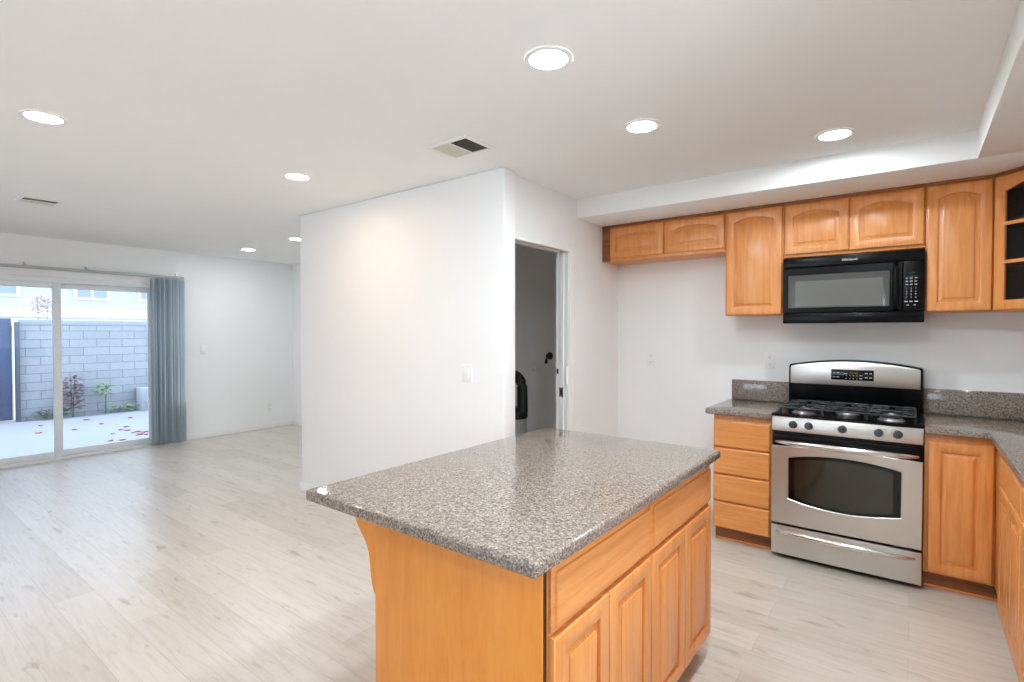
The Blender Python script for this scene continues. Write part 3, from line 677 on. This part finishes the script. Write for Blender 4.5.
# ---------------------------------------------------------------- closet things
t = thing('shutoff_valve', 'small dark valve on the wall inside the closet', 'valve', (-2.823, Y_BACK, 1.19))
MB().lathe([(0.036, -0.0005), (0.036, -0.006), (0.018, -0.012), (0.018, -0.05)], (-2.835, Y_BACK, 1.20), 1, 20).build('flange', M['blackm'], t)
MB().tube([(-2.835, Y_BACK-0.045, 1.20), (-2.840, Y_BACK-0.055, 1.17), (-2.846, Y_BACK-0.055, 1.13)], [0.014, 0.012, 0.016], 12).build('spout', M['blackm'], t)
t = thing('canister', 'black arched hose on a pale upright canister inside the dim closet', 'canister', (-2.93, 3.90, 0))
MB().lathe([(0.10, 0.0), (0.105, 0.01), (0.105, 0.62), (0.098, 0.635), (0.05, 0.64)], (-2.93, 3.90, 0), 2, 28).build('body', M['canister'], t)
MB().lathe([(0.108, 0.6405), (0.112, 0.66), (0.108, 0.71), (0.07, 0.74)], (-2.925, 3.90, 0), 2, 28).build('lid', M['hose'], t)
pth = [(-2.845+0.0, 3.90, 0.70)]
for i in range(13):
    a = PI*i/12; pth.append((-2.955+0.105*math.cos(a), 3.90, 0.90+0.135*math.sin(a)))
pth.append((-3.065, 3.90, 0.72))
MB().tube(pth, 0.048, 14).build('hose', M['hose'], t)

# ---------------------------------------------------------------- ceiling lights and vents
def downlight(label, x, y, m):
    t = thing('ceiling_light', label, 'ceiling light', (x, y, CEIL), 'round recessed ceiling lights')
    n = 32; mb = MB()
    rings = [(0.092, -0.0003), (0.090, -0.004), (0.072, -0.006), (0.070, -0.002)]
    mb.loops([[(x+r*math.cos(2*PI*i/n), y+r*math.sin(2*PI*i/n), CEIL+h) for i in range(n)] for r, h in rings], False).build('trim_ring', M['trimw'], t)
    MB().lathe([(0.0695, -0.001), (0.0695, -0.0035), (0.066, -0.0042)], (x, y, CEIL), 2, 32).build('lens', m, t)
downlight('large bright recessed light nearest the camera, over the kitchen island', -1.111, 1.687, M['lampc'])
downlight('recessed light between the nearest kitchen light and soffit, above island far end', -1.097, 2.522, M['lampc'])
downlight('recessed light in the kitchen tray in front of the range, rightmost', -0.336, 3.245, M['lampc'])
downlight('recessed light at upper left, nearest the camera in the living area', -3.351, 0.665, M['lampw'])
downlight('recessed light in front of the white partition wall', -3.282, 1.943, M['lampw'])
downlight('small far recessed light nearest the vertical blinds', -6.686, 3.284, M['lampf'])
downlight('small far recessed light beside the partition wall left edge', -5.496, 3.242, M['lampf'])
downlight('unseen fill light added in the kitchen ceiling just above the frame', -0.30, 1.30, M['lampfill'])  # extra-strong lamp added out of view to brighten the range side
downlight('unseen fill light added in the kitchen ceiling behind the camera', -0.35, -0.60, M['lampc'])  # this and the next three lamps are added out of view as fill
downlight('unseen fill light added over the passage behind the camera', -1.60, -1.60, M['lampf'])
downlight('unseen fill light added at the rear of the living area', -3.35, -1.90, M['lampw'])
downlight('unseen fill light added at the rear left of the living area', -5.60, -2.00, M['lampf'])
def vent(label, x0, x1, y0, y1, axis, split):
    t = thing('ceiling_vent', label, 'air vent', ((x0+x1)/2, (y0+y1)/2, CEIL))
    b_ = 0.028; z1 = CEIL-0.0003; z0 = CEIL-0.007
    MB().box(x0, x1, y0, y0+b_, z0, z1, 0.002).box(x0, x1, y1-b_, y1, z0, z1, 0.002).box(x0, x0+b_, y0+b_, y1-b_, z0, z1, 0.002).box(x1-b_, x1, y0+b_, y1-b_, z0, z1, 0.002).build('frame', M['trimw'], t)
    MB().box(x0+b_, x1-b_, y0+b_, y1-b_, CEIL-0.0012, CEIL-0.0004).build('duct_opening', M['ductd'], t)
    xm = (x0+x1)/2; ym = (y0+y1)/2
    halves = [(x0+b_, xm-0.004, y0+b_, y1-b_, 1), (xm+0.004, x1-b_, y0+b_, y1-b_, -1)] if split == 'x' else [(x0+b_, x1-b_, y0+b_, ym-0.003, 1), (x0+b_, x1-b_, ym+0.003, y1-b_, -1)]
    if split == 'x': MB().box(xm-0.004, xm+0.004, y0+b_, y1-b_, z0, z1-0.001).build('divider', M['trimw'], t)
    else: MB().box(x0+b_, x1-b_, ym-0.003, ym+0.003, z0, z1-0.001).build('divider', M['trimw'], t)
    for (a, b2, c, d_, s_) in halves:
        mb = MB(); k = 9
        for i in range(k):
            if split == 'x':
                # blades run along Y, tilted about Y: one half faces the camera, the other lets you look in
                p = a+(b2-a)*(i+0.5)/k; w = (b2-a)/k*0.50
                mb.quad((p-w, c, CEIL-0.004-0.0035*s_), (p-w, d_, CEIL-0.004-0.0035*s_), (p+w, d_, CEIL-0.004+0.0028*s_), (p+w, c, CEIL-0.004+0.0028*s_))
            else:
                p = a+(b2-a)*(i+0.5)/k; w = (b2-a)/k*0.42
                mb.quad((p-w, c, CEIL-0.004+0.003*s_), (p-w, d_, CEIL-0.004+0.003*s_), (p+w, d_, CEIL-0.004-0.003*s_), (p+w, c, CEIL-0.004-0.003*s_))
        mb.build('louvers', M['louver'], t, 0)
vent('square ceiling vent with half dark louvers, near partition wall top', -2.190, -1.880, 2.070, 2.318, 0, 'x')
vent('small ceiling vent far left above the living area', -5.650, -5.400, 0.930, 1.190, 0, 'x')

# ---------------------------------------------------------------- vertical blinds
t = thing('vertical_blinds', 'grey vertical blinds drawn to the right of the sliding glass door', 'blinds', (X_WIN+0.07, 2.0, 0))
MB().box(X_WIN+0.045, X_WIN+0.085, 0.60, 2.868, 2.118, 2.150, 0.004).build('headrail', mat('headrail_grey', srgb(168, 172, 172), 0.45), t)
for yb in (0.9, 1.333, 1.863, 2.804):
    MB().box(X_WIN+0.0002, X_WIN+0.075, yb-0.012, yb+0.012, 2.151, 2.158, 0.001).box(X_WIN+0.0002, X_WIN+0.004, yb-0.012, yb+0.012, 2.158, 2.190, 0.001).build('bracket', M['nickel'], t)
NV = 10
for i in range(NV):
    y = 2.507 + (2.838-2.507)*i/(NV-1); an = math.radians((84, 100, 78, 62, 96, 52, 74, 40, 58, 34)[i])
    cx_ = X_WIN + 0.068; mb = MB(); K = 5; A = []; B = []; wv = 0.043
    z0 = 0.02 + random.uniform(-0.006, 0.006)
    for k in range(K+1):
        s_ = (2*k/K-1); off = 0.007*(1-s_*s_)
        px = cx_ + s_*wv*math.sin(an) + off*math.cos(an); py = y + s_*wv*math.cos(an) - off*math.sin(an)
        A.append((px, py, z0)); B.append((px, py, 2.105))
    for k in range(K): mb.quad(A[k], A[k+1], B[k+1], B[k])
    bmesh.ops.remove_doubles(mb.bm, verts=mb.bm.verts[:], dist=1e-5)
    v_ = mb.build('vane', M['blind'], t, 60)
    md = v_.modifiers.new('thickness', 'SOLIDIFY'); md.thickness = 0.0012
    MB().box(cx_-0.003, cx_+0.003, y-0.004, y+0.004, 2.1055, 2.1175).build('clip', M['plate'], v_)

# ---------------------------------------------------------------- outside
GZ = -0.10
o = MB().box(-12.05, X_WIN-0.12, -6, 9, GZ-0.1, GZ, 0).build('patio_slab', M['patio'], kind='structure')
o = MB().box(-12.10, -12.05, -6, 9, GZ-0.1, GZ-0.01).build('soil_strip', M['soil'], kind='structure')
o = MB().box(-60, -12.10, -30, 40, GZ-0.2, GZ-0.1).build('ground_beyond', M['soil'], kind='structure')
bw = MB().box(-12.35, -12.19, 2.06, 9, GZ-0.1, 1.55).build('block_wall', M['cmu'])
props(bw, 'grey concrete block wall across the patio', 'wall')
cw = MB().box(-12.36, -12.18, 2.06, 9, 1.551, 1.645, 0.004).build('cap_course', M['block'], bw)
gt = thing('garden_gate', 'dark blue board gate left of the block wall outside', 'gate', (-12.15, 1.4, GZ))
mb = MB()
for i in range(8): mb.box(-12.16, -12.13, 0.75+0.15*i, 0.75+0.15*i+0.146, GZ+0.04, 1.66, 0.003)
mb.build('board_panel', M['gate'], gt)
MB().box(-12.13, -12.09, 1.955, 1.975, GZ+0.04, 1.60, 0.002).build('edge_strip', M['fascia'], gt)
MB().box(-12.18, -12.10, 1.985, 2.045, GZ, 1.60, 0.003).build('post', M['gpost'], gt)
MB().box(-12.35, -12.19, -6, 0.70, GZ-0.1, 1.645).build('block_wall', M['cmu'], None)
props(C.objects[-1] if False else [o for o in C.objects if o.name == 'block_wall.001'][0], 'grey concrete block wall beyond the far side of the gate', 'wall')
pb = MB().box(-12.17, -11.85, 3.74, 4.2, GZ, 0.34, 0.01).build('concrete_block', M['block']); props(pb, 'pale concrete block at wall foot beside the blinds', 'concrete block')

# neighbouring building
nb = thing('neighbour_building', 'pale blue building with white fascia and windows beyond the wall', 'building', (-23, 5, 0))
MB().box(-26, -22.0, -12, 26, GZ-0.1, 6.5).build('facade', M['stucco'], nb)
MB().box(-22.0, -21.5, -12, 26, 1.62, 2.17, 0.01).build('fascia_band', M['fascia'], nb)
MB().box(-21.5, -21.46, -12, 26, 1.86, 1.90).build('fascia_groove', M['stucco'], nb)
for (ya, yb, za, zb) in ((2.75, 3.74, 2.52, 3.6), (5.04, 6.03, 2.50, 3.5), (6.84, 7.8, 2.52, 3.6)):
    w_ = MB().box(-22.0, -21.94, ya, yb, za, za+0.07).box(-22.0, -21.94, ya, ya+0.09, za+0.07, zb-0.07).box(-22.0, -21.94, yb-0.09, yb, za+0.07, zb-0.07).box(-22.0, -21.94, ya, yb, zb-0.07, zb).box(-22.0, -21.95, (ya+yb)/2-0.03, (ya+yb)/2+0.03, za+0.07, zb-0.07).build('window', M['fascia'], nb)
    MB().box(-22.0, -21.97, ya+0.09, yb-0.09, za+0.07, zb-0.07).build('pane', M['pane'], w_)

def leaf(mb, p, d, ln, w):
    d = Vector(d).normalized(); s_ = d.cross(Vector((0.3, 0.2, 1))).normalized(); p = Vector(p); nrm = s_.cross(d)
    a = p; b2 = p+d*ln*0.5+s_*w/2+nrm*ln*0.06; c = p+d*ln-nrm*ln*0.1; e = p+d*ln*0.5-s_*w/2+nrm*ln*0.06
    mb.bm.faces.new([mb.bm.verts.new(v) for v in (a, b2, c, e)])
def plant(name, label, x, y, zs, h, spread, nl, lm, ln=0.09, z0=GZ, stem=True, cat='plant'):
    t = thing(name, label, cat, (x, y, z0)); R = random.Random(name+str(y))
    if stem:
        mb = MB()
        for k in range(3):
            q = R.uniform(-1, 1)*spread*0.5; mb.tube([(x, y+q*0.2, z0), (x, y+q*0.6, z0+h*0.5), (x+0.02, y+q, z0+h)], [0.012, 0.008, 0.004], 6)
        mb.build('stem', M['leafd'], t)
    mb = MB()
    for k in range(nl):
        a = R.uniform(0, 2*PI); zz = R.uniform(zs, 1.0)*h; rr = spread*R.uniform(0.1, 1)
        p = (x+rr*0.5*math.cos(a), y+rr*math.sin(a), z0+zz)
        leaf(mb, p, (math.cos(a), math.sin(a), R.uniform(-0.6, 0.8)), ln*R.uniform(0.6, 1.3), ln*0.5)
    mb.build('foliage', lm, t, 0)
    return t
plant('garden_shrub', 'burgundy-leaved shrub against the block wall beside the door stile', -12.0, 2.72, 0.2, 0.72, 0.13, 150, M['leafr'], 0.10)
plant('garden_shrub', 'small bright green plant against the block wall, right of the burgundy one', -12.0, 3.20, 0.7, 0.55, 0.10, 34, M['leafg'], 0.13)
plant('ground_cover', 'low dark foliage at the wall foot left of the door stile', -12.02, 2.40, 0.2, 0.17, 0.2, 90, M['leafd'], 0.09, stem=False)
plant('ground_cover', 'low weeds at the wall foot beside the pale concrete block', -12.02, 3.45, 0.2, 0.14, 0.24, 60, M['leafg'], 0.08, stem=False)
plant('blossom_tree', 'white blossoming tree top above the block wall', -19.0, 3.70, 0.78, 2.55, 0.40, 420, M['bloom'], 0.12, cat='tree')
# fallen petals on the patio
PET = [(-11.286, 2.147), (-10.53, 1.979), (-10.403, 2.381), (-11.429, 2.768), (-10.735, 2.799), (-9.542, 2.633), (-8.965, 2.438), (-9.831, 2.817), (-9.70, 2.87), (-10.064, 2.964),
       (-11.07, 3.308), (-9.395, 2.843), (-9.219, 2.879), (-9.342, 2.983), (-8.901, 2.572), (-9.28, 2.93), (-9.15, 2.84), (-9.45, 2.93), (-9.10, 2.93), (-9.35, 3.03)]
mesh_p = None
for i, (px, py) in enumerate(PET):
    if mesh_p is None:
        mb = MB(); n = 10
        ring = [(px+0.045*math.cos(2*PI*k/n)*(1+0.25*math.cos(3*2*PI*k/n)), py+0.033*math.sin(2*PI*k/n), GZ+0.004+0.012*abs(math.sin(2*PI*k/n))) for k in range(n)]
        lo = [(a, b2, GZ+0.001) for a, b2, c in ring]
        mb.loops([lo, ring], True, True)
        o = mb.build('fallen_petal', M['petal']); base = o; mesh_p = o.data
    else:
        o = base.copy(); C.objects.link(o)
    o.location = (px, py, GZ+0.001); o.rotation_euler = (0, 0, random.uniform(0, 6.28)); s_ = random.uniform(0.7, 1.2); o.scale = (s_, s_, 1)
    props(o, 'small red petal fallen on the bright patio outside the glass door', 'petal', 'fallen petals on the patio')
